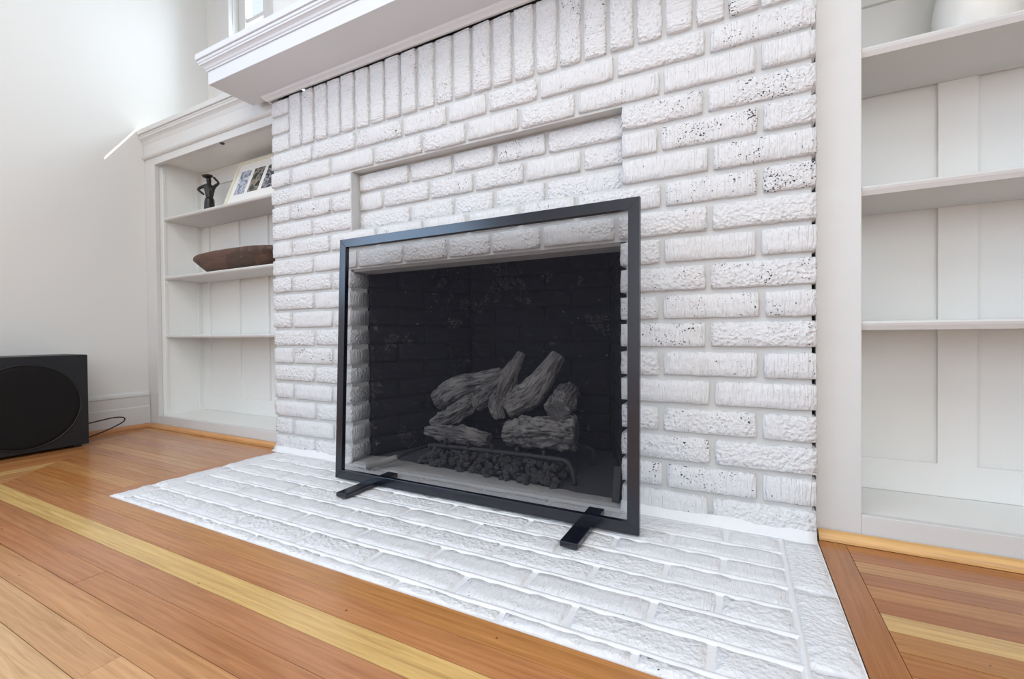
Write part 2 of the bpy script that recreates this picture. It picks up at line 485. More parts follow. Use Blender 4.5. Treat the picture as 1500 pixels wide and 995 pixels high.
# added board, unseen outside: it blocks the sun and lets only a sliver of sun through the back window
EVY = 2.2; EVZ = 1.4445 + (EVY+0.04-0.008)*1.45 + 0.0095
ev = MB().box(-3.2, 2.0, EVY, EVY+0.04, EVZ, EVZ+0.9).build('sun_block_board', M['trim'])
tag(ev, 'added sun-blocking board outside beyond the back window', None, kind='structure')

# window above the left bookcase
w1 = empty('window_1', (GX0, BY, GZ0), 'white wooden window with small panes above the left bookcase', kind='structure')
cas = MB()
cas.box(-2.657, GX0, BY-0.022, BY, GZ0-0.065, GZ1+0.12)
cas.box(GX1, GX1+0.06, BY-0.022, BY, GZ0-0.065, GZ1+0.12)
cas.box(GX0, GX1, BY-0.022, BY, GZ1, GZ1+0.12)
cas.box(GX0, GX1, BY-0.022, BY, GZ0-0.065, GZ0)
cas.build('casing', M['trim'], w1, 0.004)
box('window_sill', -2.68, GX1+0.06, BY-0.05, BY-0.023, GZ0-0.02, GZ0+0.006, M['trim'], w1, 0.003)
sash = MB()
SX0, SX1 = GX0+0.058, GX1-0.058
sash.box(GX0+0.002, SX0, BY+0.03, BY+0.07, GZ0+0.002, GZ1-0.002)
sash.box(SX1, GX1-0.002, BY+0.03, BY+0.07, GZ0+0.002, GZ1-0.002)
sash.box(SX0, SX1, BY+0.03, BY+0.07, GZ0+0.002, GZ0+0.055)
sash.box(SX0, SX1, BY+0.03, BY+0.07, GZ1-0.055, GZ1-0.002)
sash.build('sash', M['trim'], w1, 0.003)
box('mullion', -2.307, -2.052, BY+0.028, BY+0.072, GZ0+0.055, GZ1-0.055, M['trim'], w1, 0.004)
zc = 2.10
for a, b in ((SX0, -2.307), (-2.052, SX1)):
    box('muntin', a, b, BY+0.037, BY+0.063, zc-0.012, zc+0.012, M['trim'], w1, 0.003)
    for z0, z1 in ((GZ0+0.055, zc-0.012), (zc+0.012, GZ1-0.055)):
        box('pane', a, b, BY+0.048, BY+0.052, z0, z1, M['glass'], w1)

# windows out of view; the rear and right ones are added around fill lights
def side_window(idx, x0, x1, y0, y1, z0, z1, axis, label):
    w = empty('window_%d' % idx, ((x0+x1)/2, (y0+y1)/2, z0), label, kind='structure')
    fr = MB()
    t = 0.05
    if axis == 'x':
        fr.box(x0, x1, y0, y0+t, z0, z1).box(x0, x1, y1-t, y1, z0, z1).box(x0, x1, y0+t, y1-t, z0, z0+t).box(x0, x1, y0+t, y1-t, z1-t, z1)
        fr.box(x0+0.01, x1-0.01, (y0+y1)/2-0.02, (y0+y1)/2+0.02, z0+t, z1-t)
    else:
        fr.box(x0, x0+t, y0, y1, z0, z1).box(x1-t, x1, y0, y1, z0, z1).box(x0+t, x1-t, y0, y1, z0, z0+t).box(x0+t, x1-t, y0, y1, z1-t, z1)
        fr.box(x0+t, x1-t, y0+0.01, y1-0.01, (z0+z1)/2-0.02, (z0+z1)/2+0.02)
    fr.build('frame', M['trim'], w)
side_window(2, WX-0.08, WX-0.03, -3.55, -1.45, 0.80, 2.1, 'x', 'white framed window in the left side wall')
side_window(3, -1.0, 1.0, FY-0.08, FY-0.03, 0.30, 2.40, 'y', 'added large white window frame for the fill light behind the viewer')
side_window(4, RX+0.03, RX+0.08, -3.05, -1.55, 0.70, 2.10, 'x', 'added white window frame for the fill light in the right side wall')
lp = MB().box(-1.87, 0.37, -2.92, -1.08, 2.575, 2.615).build('ceiling_fill_panel', M['trim'], None, 0.004, origin=(-0.75, -2.0, 2.575))  # added out of view as a fixture for the ceiling fill
tag(lp, 'added flat white panel for the fill light on the ceiling', 'lamp')

# ------------------------------------------------------------------ floor: strip boards, each its own piece
floor = empty('floor', (0, 0, 0), 'orange-brown strip wood floor with pale accent strips', kind='structure')
MB().box(WX, RX, FY, BY, -0.06, -0.019).build('subfloor', M['oak_sub'], floor)
TONES = [(200, 137, 84), (194, 128, 76), (206, 146, 92), (188, 122, 74), (203, 141, 84), (197, 134, 88), (209, 152, 100), (183, 116, 70)]
ACC = (226, 183, 118)
def plank(poly, tone, along='x', gap=0.0005):
    """poly: four (x,y) corners; the board's long axis becomes local X so the grain follows it"""
    cx = sum(p[0] for p in poly)/len(poly); cy = sum(p[1] for p in poly)/len(poly)
    pts = []
    for x, y in poly:
        dx, dy = x-cx, y-cy
        dx -= math.copysign(gap, dx); dy -= math.copysign(gap, dy)
        pts.append((dx, dy) if along == 'x' else (dy, -dx))
    mb = MB(); mb.prism(pts, 'z', -0.018, 0.0)
    me = mesh_from('plank', mb.v, mb.f); me.materials.append(M['wood'])
    o = bpy.data.objects.new('plank', me); COL.objects.link(o); o.parent = floor
    o.location = (cx, cy, random.uniform(-0.0003, 0.0002))
    if along == 'y': o.rotation_euler = (0, 0, math.pi/2)
    j = random.uniform(0.94, 1.06)
    c = lin(*tone); o.color = (c[0]*j*0.95, c[1]*j*1.0*random.uniform(0.97, 1.03), c[2]*j*1.04, 1)
    return o
DIAG = -2.735
def row(y1, y0, xa, xb, tone=None, cuts=None, mitre=True):
    """boards of one row between y0<y1 and xa<xb; with mitre the left end follows the corner diagonal"""
    xs = [xa]
    if cuts is None:
        x = xa + random.uniform(0.35, 1.0)
        while x < xb-0.3: xs.append(x); x += random.uniform(0.6, 1.3)
    else: xs += cuts
    xs.append(xb)
    for i in range(len(xs)-1):
        a, b = xs[i], xs[i+1]
        if i == 0 and mitre: poly = [(DIAG-y0, y0), (b, y0), (b, y1), (DIAG-y1, y1)]
        else: poly = [(a, y0), (b, y0), (b, y1), (a, y1)]
        plank(poly, tone or random.choice(TONES))
HX0, HX1, HD = -1.695, 0.0, -0.518
BW = 0.048
# rows left of the hearth
yy = 0.018; k = 0
lt = [(203, 146, 98), (196, 134, 88), (200, 142, 92), (190, 126, 84), (199, 138, 86), (206, 150, 98), (193, 130, 84), (202, 140, 82), (196, 132, 76), (207, 148, 86), (196, 130, 70)]
while yy > HD+0.005:
    y0 = max(HD, yy-0.0487)
    if HD - y0 > -0.01: y0 = HD
    row(yy, y0, DIAG-yy, -1.745, None if k >= len(lt) else lt[k], cuts=([-2.2] if k in (3, 6) else [-1.93] if k in (2, 5) else []))
    yy = y0; k += 1
# border along both hearth sides
plank([(-1.745, HD), (HX0-0.002, HD), (HX0-0.002, 0.018), (-1.745, 0.018)], (194, 127, 78), 'y')
plank([(0.0015, HD), (0.049, HD), (0.049, 0.016), (0.0015, 0.016)], (180, 114, 64), 'y')
# rows right of the hearth
rt_t = [(192, 122, 76), (186, 116, 70), (210, 152, 100), (188, 118, 74), (203, 138, 86), (184, 114, 66), ACC, (203, 141, 84), (192, 126, 72), (206, 146, 90), (196, 130, 78), (200, 138, 84)]
ys = [0.018, -0.018, -0.056, -0.100, -0.144, -0.188, -0.233, -0.279, -0.327, -0.375, -0.423, -0.471, HD]
ys = [0.030] + ys[0:] if False else ys
for i in range(len(ys)-1):
    row(ys[i], ys[i+1], 0.049, 1.09, rt_t[i] if rt_t[i] == ACC else tuple(int(v*f_) for v, f_ in zip(rt_t[i], (0.96, 0.95, 0.88))), cuts=[0.62 + 0.1*(i % 3)], mitre=False)
# rows in front of the hearth
ft = [(205, 143, 84), (200, 138, 88), ACC, (198, 138, 94), (199, 136, 90), (206, 150, 98), (212, 160, 112), (222, 180, 128), (205, 148, 100), (198, 136, 86), (208, 150, 96), (196, 132, 80)]
y = HD; k = 0
while y > -1.45:
    t = ft[k] if k < len(ft) else random.choice(TONES)
    cuts = {0: [-1.745, 0.049], 1: [-1.40, 0.3], 2: [0.2], 3: [-0.35], 4: [-1.2, 0.1], 5: [-0.2], 6: [-0.9, 0.4], 7: [-0.5]}.get(k)
    row(y, y-BW, DIAG-y, 1.09, t, cuts)
    y -= BW; k += 1
y_end = y
# boards along the left wall, mitred into the rows
x = WX+0.001; j = 0
edges = [-2.25 - 0.048*i for i in range(10)] + [-2.25 + 0.048*i for i in range(1, 22)]
edges = sorted(e for e in edges if WX+0.02 < e < DIAG-y_end+0.001)
edges = [WX+0.001] + edges
for i in range(len(edges)-1):
    a, b = edges[i], edges[i+1]
    ya, yb = DIAG-a, DIAG-b
    acc = abs(b+2.25) < 0.004
    yc = min(ya, yb) - random.uniform(0.3, 0.9)
    plank([(a, yc), (b, yc), (b, yb), (a, ya)], ACC if acc else random.choice(TONES), 'y')
    plank([(a, y_end-0.3), (b, y_end-0.3), (b, yc), (a, yc)], ACC if acc else random.choice(TONES), 'y')
# the rest of the floor behind the camera
rest = MB().box(edges[-1]+0.001, RX-0.001, FY, y_end-0.001, -0.018, -0.0005).box(WX+0.001, edges[-1], FY, y_end-0.301, -0.018, -0.0005).build('floor_boards', M['wood'], floor)
rest.color = lin(200, 138, 86)

def quarter_round(name, p0, p1, inward, tone, r=0.017, h=0.019):
    """wood shoe molding from p0 to p1 (x,y) along a wall; inward = unit (x,y) into the room"""
    prof = [(0.0, 0.0)] + [(r*math.cos(a), h*math.sin(a)) for a in [i*math.pi/2/6 for i in range(7)]]
    d = Vector((p1[0]-p0[0], p1[1]-p0[1])); ln = d.length; d.normalize()
    vs_ = []
    for s in (-ln/2, ln/2):
        for o_, z in prof: vs_.append((s, o_, z+0.0006))
    n = len(prof)
    fs_ = [(i, (i+1) % n, n+(i+1) % n, n+i) for i in range(n)] + [tuple(range(n)), tuple(n+i for i in reversed(range(n)))]
    me = mesh_from(name, vs_, fs_)
    me.materials.append(M['shoe'])
    o = link(name, me); o.location = ((p0[0]+p1[0])/2, (p0[1]+p1[1])/2, 0)
    ang = math.atan2(d.y, d.x)
    left = Vector((-d.y, d.x))
    if left.dot(Vector(inward)) < 0: ang += math.pi
    o.rotation_euler = (0, 0, ang); o.color = lin(*tone)
    tag(o, kind='structure'); return o
CASE_Y = 0.038
q = quarter_round('trim_2', (WX+0.03, CASE_Y-0.004), (-1.742, CASE_Y-0.004), (0, -1), (214, 160, 104)); q['label'] = 'wood shoe molding along the left bookcase'
q = quarter_round('trim_3', (0.004, CASE_Y-0.004), (1.06, CASE_Y-0.004), (0, -1), (228, 182, 118)); q['label'] = 'pale wood shoe molding along the right bookcase'
q = quarter_round('trim_4', (WX+0.016, CASE_Y-0.012), (WX+0.016, FY+0.02), (1, 0), (205, 148, 100)); q['label'] = 'wood shoe molding along the left wall'
bb = MB().prism([(WX, 0.0), (WX+0.016, 0.0), (WX+0.016, 0.100), (WX+0.013, 0.106), (WX+0.013, 0.150), (WX+0.016, 0.156), (WX+0.014, 0.166), (WX+0.007, 0.174), (WX, 0.177)], 'y', FY, CASE_Y-0.002).build('baseboard_left', M['trim'])
tag(bb, 'tall white baseboard along the left wall', None, kind='structure')

# ================================================================== the brick fireplace
c = 0.0664
ZT = 1.328; XL = -1.73
OX0, OX1, OZ = -1.325, -0.405, 10*c
RX0, RX1 = -1.316, -0.400
fp = empty('brick_fireplace', (-0.865, 0, 0), 'white-painted rough brick fireplace with a black firebox', 'fireplace')
JW = 0.0105
even = [0, -.204, -.41, -.616, -.774, -.92, -1.09, -1.296, -1.508, XL]
odd = [0, -.1, -.307, -.512, -.684, -.848, -1.013, -1.206, -1.416, -1.624, XL]
RD = 0.038
def put_course(edges_, k, y):
    """edges_ from right to left; outer ends have no joint"""
    for i in range(len(edges_)-1):
        b, a = edges_[i], edges_[i+1]
        bb_ = b - (JW/2 if i > 0 else 0); aa = a + (JW/2 if i < len(edges_)-2 else 0)
        jz = random.uniform(-0.0008, 0.0008)
        brick(fp, (aa+bb_)/2, y+random.uniform(-0.0015, 0.0015), (k+0.5)*c+jz, bb_-aa, c-JW+random.uniform(-0.001, 0.0008), 0.088, M['brick'])
def clip(lst, hi, lo, mn=0.035):
    e = [hi] + [v for v in lst if lo+mn < v < hi-mn] + [lo]
    return e
for k in range(17):
    base = even if k % 2 == 0 else odd
    jit = [v + (random.uniform(-0.006, 0.006) if 0 < i < len(base)-1 else 0) for i, v in enumerate(base)]
    if k < 10:
        put_course(clip(jit, 0, OX1), k, 0.0); put_course(clip(jit, OX0, XL), k, 0.0)
    elif 12 <= k < 15:
        put_course(clip(jit, 0, RX1), k, 0.0); put_course(clip(jit, RX0, XL), k, 0.0)
        put_course(clip(jit, RX1-0.003, RX0+0.003), k, RD)
    else:
        put_course(jit, k, 0.0)
# soldier course under the mantel with short bricks stacked at both ends
z0s = 17*c; hs = ZT-z0s
for k in range(3):
    zc_ = z0s + hs/3*(k+0.5)
    brick(fp, -0.05-JW/4, 0, zc_, 0.1-JW/2, hs/3-JW, 0.088, M['brick'])
    brick(fp, XL+0.05+JW/4, 0, zc_, 0.1-JW/2, hs/3-JW, 0.088, M['brick'])
ns = 23; sx = (XL+0.104); pitch = (-0.1-sx)/ns
for i in range(ns):
    brick(fp, sx+pitch*(i+0.5), random.uniform(-0.0015, 0.0015), z0s+hs/2+JW*0.2, hs-JW*0.6, pitch-JW*0.8, 0.088, M['brick'], rot=(0, math.pi/2, 0))
# mortar, set back behind the brick faces
mo = MB(); MY = 0.0100; MR = -0.009
mo.box(XL+0.003, OX0-0.004, MY, 0.086, 0, OZ)
mo.box(OX1+0.014, MR, MY, 0.086, 0, OZ)
mo.box(XL+0.003, MR, MY, 0.086, OZ, 12*c)
mo.box(XL+0.003, RX0-0.001, MY, 0.086, 12*c, 15*c)
mo.box(RX0-0.001, RX1+0.001, RD+MY, 0.086, 12*c, 15*c)
mo.box(RX1+0.001, MR, MY, 0.086, 12*c, 15*c)
mo.box(XL+0.003, MR, MY, 0.086, 15*c, ZT)
mo.build('mortar', M['mortar'], fp)
# plastered cheek and ledge of the shallow recess, painted base fillet
ck = MB().box(RX0-0.004, RX0+0.0005, 0.004, RD+0.008, 12*c, 15*c-0.004).build('recess_cheek', M['mortar'], fp)
fl = []; ff = []
NF = 90
def fillet(x0, x1):
    vs_, fs_ = [], []
    n_ = max(6, int((x1-x0)/0.02))
    for i in range(n_+1):
        x = x0+(x1-x0)*i/n_
        hgt = 0.022+0.006*noise.noise(Vector((x*9, 3, 1)))+0.004*noise.noise(Vector((x*31, 1, 7)))
        dep = 0.015+0.008*noise.noise(Vector((x*12, 9, 4)))
        for (yy_, zz_) in ((0.006, 0.001), (0.006, hgt), (-0.0015, hgt-0.002), (-dep*0.45, hgt*0.35), (-dep, 0.0045), (-dep-0.002, 0.001)):
            vs_.append((x, yy_, zz_))
    for i in range(n_):
        for k_ in range(6):
            j_ = (k_+1) % 6; fs_.append((i*6+k_, i*6+j_, (i+1)*6+j_, (i+1)*6+k_))
    fs_.append(tuple(range(6))); fs_.append(tuple(n_*6+k_ for k_ in reversed(range(6))))
    me = mesh_from('base_fillet', vs_, fs_, True); me.materials.append(M['ridge'])
    o = link('base_fillet', me, None, fp); o.location = -fp.location
fillet(XL+0.002, OX0); fillet(OX1, -0.002)
# dark core around the firebox and behind the joints
cr = MB()
cr.box(XL+0.012, OX0-0.02, 0.087, 0.335, 0, ZT+0.01)
cr.box(OX1+0.02, -0.001, 0.087, 0.335, 0, ZT+0.01)
cr.box(OX0-0.02, OX1+0.02, 0.087, 0.335, OZ+0.09, ZT+0.01)
cr.build('core', M['void'], fp)
# chimney breast above the mantel
cb = MB().box(XL, 0.0, 0.02, BY-0.001, 1.45, CZ).build('wall_chimney', M['wall']); tag(cb, 'plaster chimney breast above the mantel', None, kind='structure')
# steel lintel under the brick over the opening
ln = MB().prism([(0.012, OZ+0.001), (0.095, OZ+0.001), (0.095, OZ-0.008), (0.020, OZ-0.008)], 'x', OX0+0.002, OX1-0.002).build('lintel', M['cement'], fp)
# firebox: splayed sides and back in sooty firebrick
SY0, SY1 = 0.091, 0.52
BX0, BX1 = -1.165, -0.565
def fire_wall(p0, p1, z1, slab=True):
    d = Vector((p1[0]-p0[0], p1[1]-p0[1], 0)); ln_ = d.length; d.normalize()
    ang = math.atan2(d.y, d.x)
    nin = Vector((d.y, -d.x, 0))      # local -Y in world: face direction
    rows_ = int(round(z1/0.068)); hh = z1/rows_
    for r_ in range(rows_):
        s = 0.0; first = True
        while s < ln_-0.02:
            w_ = 0.115 if (r_ % 2 and first) else 0.225
            w_ = min(w_, ln_-s)
            if ln_-s-w_ < 0.04: w_ = ln_-s
            ctr = Vector((p0[0], p0[1], 0)) + d*(s+w_/2)
            brick(fp, ctr.x, ctr.y, hh*(r_+0.5), w_-0.003, hh-0.003, 0.05, M['soot'], rot=(0, 0, ang), name='firebrick')
            s += w_; first = False
fire_wall((OX0, SY0), (BX0, SY1), 0.745)
fire_wall((BX0, SY1), (BX1, SY1), 0.745)
fire_wall((BX1, SY1), (OX1, SY0), 0.745)
bk = MB()
bk.prism([(OX0-0.018, SY0+0.012), (OX0-0.004, SY0+0.012), (BX0-0.006, SY1+0.006), (BX1+0.006, SY1+0.006), (OX1+0.004, SY0+0.012), (OX1+0.018, SY0+0.012), (BX1+0.03, SY1+0.06), (BX0-0.03, SY1+0.06)], 'z', 0.0, 0.75)
bk.box(OX0-0.018, OX1+0.018, SY0, SY1+0.06, 0.75, 0.77)
bk.build('firebox_shell', M['void'], fp)
MB().box(OX0-0.01, OX1+0.01, 0.001, SY1+0.02, -0.018, -0.001).build('firebox_floor', M['ash'], fp)
# pale cement apron in the opening with a broken inner edge
vs_, fs_ = [], []
n_ = 46
for i in range(n_+1):
    t = i/n_; x = OX0+0.002+(OX1-OX0-0.004)*t
    yin = 0.108-0.05*t + 0.012*noise.noise(Vector((x*14, 0, 3))) + 0.006*noise.noise(Vector((x*50, 2, 3)))
    for (yy_, zz_) in ((0.0005, -0.0005), (0.0005, 0.0045), (0.02, 0.005+0.002*noise.noise(Vector((x*20, 5, 0)))), (yin-0.012, 0.006+0.003*noise.noise(Vector((x*25, 8, 0)))), (yin, -0.0005)):
        vs_.append((x, yy_, zz_))
for i in range(n_):
    for k_ in range(5):
        j_ = (k_+1) % 5; fs_.append((i*5+k_, i*5+j_, (i+1)*5+j_, (i+1)*5+k_))
fs_.append(tuple(range(5))); fs_.append(tuple(n_*5+k_ for k_ in reversed(range(5))))
me = mesh_from('cement_apron', vs_, fs_, True); me.materials.append(M['cement'])
o = link('cement_apron', me, None, fp); o.location = -fp.location

# ------------------------------------------------------------------ hearth: flush brick paving
he = empty('hearth', (-0.85, -0.26, 0), 'white-painted brick hearth set flush in the wood floor', 'hearth')
MB().box(HX0, HX1, HD, 0.0, -0.018, 0.0008).build('mortar_bed', M['ridge'], he)
hy = [-0.022, -0.089, -0.156, -0.222, -0.289, -0.356, -0.422, -0.488]
bl, br = HX0+0.066, -0.067
FLAT = (-math.pi/2, 0, 0)
def hbrick(x0, x1, y0, y1, rz=0.0):
    w_, h_ = (x1-x0, y1-y0) if rz == 0 else (y1-y0, x1-x0)
    o = brick(he, (x0+x1)/2, (y0+y1)/2, 0.0042+random.uniform(-0.0006, 0.0006), w_, h_, 0.016, M['hearth_brick'], rot=(-math.pi/2, 0, rz))
    return o
for i in range(len(hy)-1):
    xs = [br]
    x = br - (0.19 if i % 2 else 0.095) - random.uniform(0, 0.02)
    while x > bl+0.06: xs.append(x); x -= random.uniform(0.197, 0.21)
    xs.append(bl)
    for a in range(len(xs)-1):
        hbrick(xs[a+1]+0.004, xs[a]-0.004, hy[i+1]+0.0045, hy[i]-0.0045)
for (x0, x1) in ((HX0+0.001, bl-0.003), (br+0.003, HX1-0.001)):
    y = -0.018
    while y > HD+0.02:
        y0 = max(HD+0.001, y-0.2)
        if y0 - HD < 0.06: y0 = HD+0.001
        hbrick(x0, x1, y0+0.003, y-0.003, math.pi/2); y = y0
x = br
while x > bl+0.02:
    x0 = max(bl, x-0.203)
    if x0-bl < 0.06: x0 = bl
    hbrick(x0+0.003, x-0.003, HD+0.0015, -0.488-0.0035); x = x0
# raised mortar ridges between the rows
def ridge(p0, p1, wd, ht, seed):
    d = Vector((p1[0]-p0[0], p1[1]-p0[1], 0)); ln_ = d.length; d.normalize(); s_ = Vector((-d.y, d.x, 0))
    n_ = max(4, int(ln_/0.012)); vs_, fs_ = [], []
    for i in range(n_+1):
        p = Vector((p0[0], p0[1], 0)) + d*(ln_*i/n_)
        off = 0.002*noise.noise(Vector((i*0.13, seed, 0))); w_ = wd*(1+0.35*noise.noise(Vector((i*0.3, seed, 5)))); h_ = ht*(1+0.5*noise.noise(Vector((i*0.22, seed, 9))))
        for a, b in ((-1, 0), (-0.55, 0.75), (0, 1), (0.55, 0.75), (1, 0)):
            v = p + s_*(off+a*w_/2); v.z = 0.0010 + 0.0022 + h_*b; 
            if b == 0: v.z = 0.0005
            vs_.append(v)
    for i in range(n_):
        for k_ in range(4): fs_.append((i*5+k_, i*5+k_+1, (i+1)*5+k_+1, (i+1)*5+k_))
    me = mesh_from('mortar_ridge', vs_, fs_, True); me.materials.append(M['ridge'])
    for p_ in me.polygons: pass
    o = link('mortar_ridge', me, None, he); o.location = -he.location
for i, yv in enumerate(hy[1:]):
    ridge((bl, yv), (br, yv), 0.011, 0.0014, i*7.3+1)
ridge((br, -0.02), (br, HD+0.01), 0.011, 0.0014, 77)
ridge((bl, -0.02), (bl, HD+0.01), 0.010, 0.0010, 91)

# ------------------------------------------------------------------ mantel
mt_ = empty('mantel_shelf', (-0.865, -0.07, 1.33), 'white wooden mantel shelf with stepped molding above the bricks', 'mantel')
def wrap(name, prof, xl, xr, yf, yb, mat, parent, cap=True):
    """profile (outward, z) carried round left end, front and right end"""
    vs_, fs_ = [], []
    n_ = len(prof)
    for o_, z in prof:
        vs_ += [(xl-o_, yb, z), (xl-o_, yf-o_, z), (xr+o_, yf-o_, z), (xr+o_, yb, z)]
    for i in range(n_):
        j = (i+1) % n_
        for s in range(3): fs_.append((i*4+s, i*4+s+1, j*4+s+1, j*4+s))
    fs_.append(tuple(i*4 for i in range(n_))); fs_.append(tuple(i*4+3 for i in reversed(range(n_))))
    me = mesh_from(name, vs_, fs_); me.materials.append(mat)
    o = link(name, me, None, parent); o.location = -parent.location if parent else (0, 0, 0); return o
MXL, MXR, MYF = -1.843, 0.113, -0.158
MB().box(MXL, MXR, MYF, 0.010, 1.345, 1.392).build('fascia_board', M['mantel'], mt_, 0.0015)
wrap('crown_molding', [(-0.02, 1.392), (0.004, 1.392), (0.004, 1.397), (0.007, 1.399), (0.010, 1.404), (0.015, 1.408), (0.020, 1.410), (0.020, 1.415), (0.023, 1.417), (0.024, 1.421), (0.024, 1.4245), (-0.02, 1.4245)], MXL, MXR, MYF, 0.010, M['mantel'], mt_)
MB().box(MXL-0.0295, MXR+0.0295, MYF-0.0295, 0.010, 1.425, 1.447).build('top_board', M['mantel'], mt_, 0.003)
wrap('bed_molding', [(-0.001, 1.3285), (0.006, 1.3285), (0.010, 1.333), (0.018, 1.338), (0.020, 1.345), (-0.001, 1.345)], XL-0.002, 0.002, -0.002, 0.010, M['mantel'], mt_)

# ------------------------------------------------------------------ built-in bookcases
BKY = 0.255
def bookcase(x0, x1, stile_l, stile_r, shelves, label, panels, setback, thick):
    """x0..x1 outer width, stiles at either end, face at CASE_Y"""
    b = empty('built_in_bookcase', ((x0+x1)/2, 0.18, 0), label, 'bookcase', 'white bookcases beside the fireplace')
    Y = CASE_Y
    xi0, xi1 = x0+stile_l, x1-(stile_r or 0.012)
    box('stile', x0, xi0, Y, Y+0.02, 0.0, 1.3155, M['case'], b, 0.0015)
    if stile_r > 0: box('stile', xi1, x1, Y, Y+0.02, 0.0, 1.3155, M['case'], b, 0.0015)
    box('side_panel', x0+0.001, xi0, Y+0.0205, BKY+0.012, 0.0, 1.315, M['case_lightened'], b)
    box('side_panel', xi1, x1-0.001 if stile_r > 0 else x1, Y+0.0205, BKY+0.012, 0.0, 1.315, M['case_lightened'], b)
    box('top_rail', xi0, xi1, Y, Y+0.02, 1.272, 1.3155, M['case'], b, 0.0015)
    box('kick_board', xi0, xi1, Y, Y+0.018, 0.0, 0.0585, M['case'], b, 0.0015)
    box('bottom_shelf', xi0+0.0005, xi1-0.0005, Y+0.0185, BKY-0.0092, 0.036, 0.0575, M['case_lightened'], b, 0.001)
    box('top_panel', xi0+0.0005, xi1-0.0005, Y+0.0205, BKY-0.0005, 1.292, 1.310, M['case_lightened'], b)
    for z in shelves:
        yf = Y+setback
        # nosed front edge
        prof = [(BKY-0.0093, z-thick), (BKY-0.0093, z), (yf+0.006, z), (yf+0.002, z-0.0015), (yf, z-0.005), (yf+0.0015, z-0.010), (yf+0.006, z-thick)]
        mb = MB(); mb.prism(prof, 'x', xi0+0.001, xi1-0.001)
        mb.build('shelf', M['case'], b, origin=((xi0+xi1)/2, 0.15, z-thick))
    # frame-and-panel back
    box('back_panel', xi0, xi1, BKY, BKY+0.008, 0.0, 1.292, M['case_lightened'], b)
    for a, c_ in panels:
        box('back_stile', max(xi0, a), min(xi1, c_), BKY-0.009, BKY-0.0002, 0.0578, 1.2915, M['case_lightened'], b)
    prev = [xi0] + [v for p_ in panels for v in p_] + [xi1]
    for i in range(0, len(prev), 2):
        a, c_ = prev[i], prev[i+1]
        if c_-a > 0.01:
            box('back_rail', a, c_, BKY-0.009, BKY-0.0002, 0.0578, 0.132, M['case_lightened'], b)
            box('back_rail', a, c_, BKY-0.009, BKY-0.0002, 1.215, 1.2915, M['case_lightened'], b)
    # cornice
    fz = MB().box(x0, x1, Y-0.004, Y+0.016, 1.3165, 1.385).build('frieze', M['case'], b, 0.001)
    MB().prism([(Y+0.01, 1.306), (Y-0.004, 1.306), (Y-0.010, 1.311), (Y-0.013, 1.318), (Y-0.013, 1.324), (Y-0.007, 1.329), (Y-0.004, 1.332), (Y-0.0041, 1.3325), (Y+0.01, 1.3325)], 'x', x0, x1).build('lip_molding', M['case'], b)
    MB().prism([(Y, 1.377), (Y-0.0045, 1.377), (Y-0.007, 1.384), (Y-0.010, 1.393), (Y-0.016, 1.400), (Y-0.021, 1.404), (Y-0.021, 1.411), (Y-0.024, 1.414), (Y-0.024, 1.420), (Y, 1.420)], 'x', x0, x1).build('crown_molding', M['case'], b)
    MB().box(x0, x1, Y-0.030, BY-0.001, 1.4205, 1.4445).build('top_board', M['case'], b, 0.003)
    return b
lb = bookcase(WX+0.001, -1.7305, 0.088, 0.0, [1.022, 0.735, 0.448], 'white built-in bookcase left of the fireplace with figurine and wooden bowl',
              [(-2.657, -2.595), (-2.372, -2.340), (-2.15, -2.118), (-1.90, -1.868)], 0.034, 0.014)
rb = bookcase(0.0012, 1.06, 0.0788, 0.071, [1.016, 0.734, 0.458], 'white built-in bookcase right of the fireplace with bare lower shelves',
              [(0.26, 0.326), (0.53, 0.596), (0.80, 0.866)], 0.004, 0.019)
# shelf support strips on the left side panel and the little catch
for yv in (0.075, 0.225):
    mb = MB()
    for i in range(46):
        z0 = 0.07+i*0.026
        mb.prism([(yv-0.004, z0), (yv+0.008, z0+0.004), (yv+0.008, z0+0.022), (yv-0.004, z0+0.0255)], 'x', -2.6565, -2.6525)
    s = mb.build('support_strip', M['case_lightened'], lb)
box('catch', -2.128, -2.114, CASE_Y+0.003, CASE_Y+0.017, 1.266, 1.2718, M['iron'], lb, 0.001)

# ================================================================== fire screen
fs = empty('fire_screen', (-0.78, -0.15, 0.006), 'flat black steel fireplace screen with fine mesh standing on the hearth', 'fire screen')
SB, TILT = 0.0095, math.atan2(0.030, 0.725)
def tilt_pts(vs_):
    out = []
    for v in vs_:
        y, z = v[1], v[2]
        out.append(Vector((v[0], -0.152 + y*math.cos(TILT) + z*math.sin(TILT), SB + z*math.cos(TILT) - y*math.sin(TILT))))
    return out
FX0, FX1, FH, BWID, BD = -1.232, -0.332, 0.722, 0.0255, 0.014
def bar(poly):
    """poly in (x,z) mitred, thickness in y"""
    mb = MB(); vs_ = [(x, 0.0, z) for x, z in poly] + [(x, BD, z) for x, z in poly]
    n_ = len(poly)
    fs_ = [(i, (i+1) % n_, n_+(i+1) % n_, n_+i) for i in range(n_)] + [tuple(range(n_)), tuple(n_+i for i in reversed(range(n_)))]
    mb.add(tilt_pts(vs_), fs_); return mb
b_ = BWID
bar([(FX0, FH), (FX1, FH), (FX1-b_, FH-b_), (FX0+b_, FH-b_)]).build('frame_bar', M['steel'], fs, 0.0008)
bar([(FX0, 0), (FX1, 0), (FX1-b_, b_), (FX0+b_, b_)]).build('frame_bar', M['steel'], fs, 0.0008)
bar([(FX0, 0), (FX0, FH), (FX0+b_, FH-b_), (FX0+b_, b_)]).build('frame_bar', M['steel'], fs, 0.0008)
bar([(FX1, 0), (FX1, FH), (FX1-b_, FH-b_), (FX1-b_, b_)]).build('frame_bar', M['steel'], fs, 0.0008)
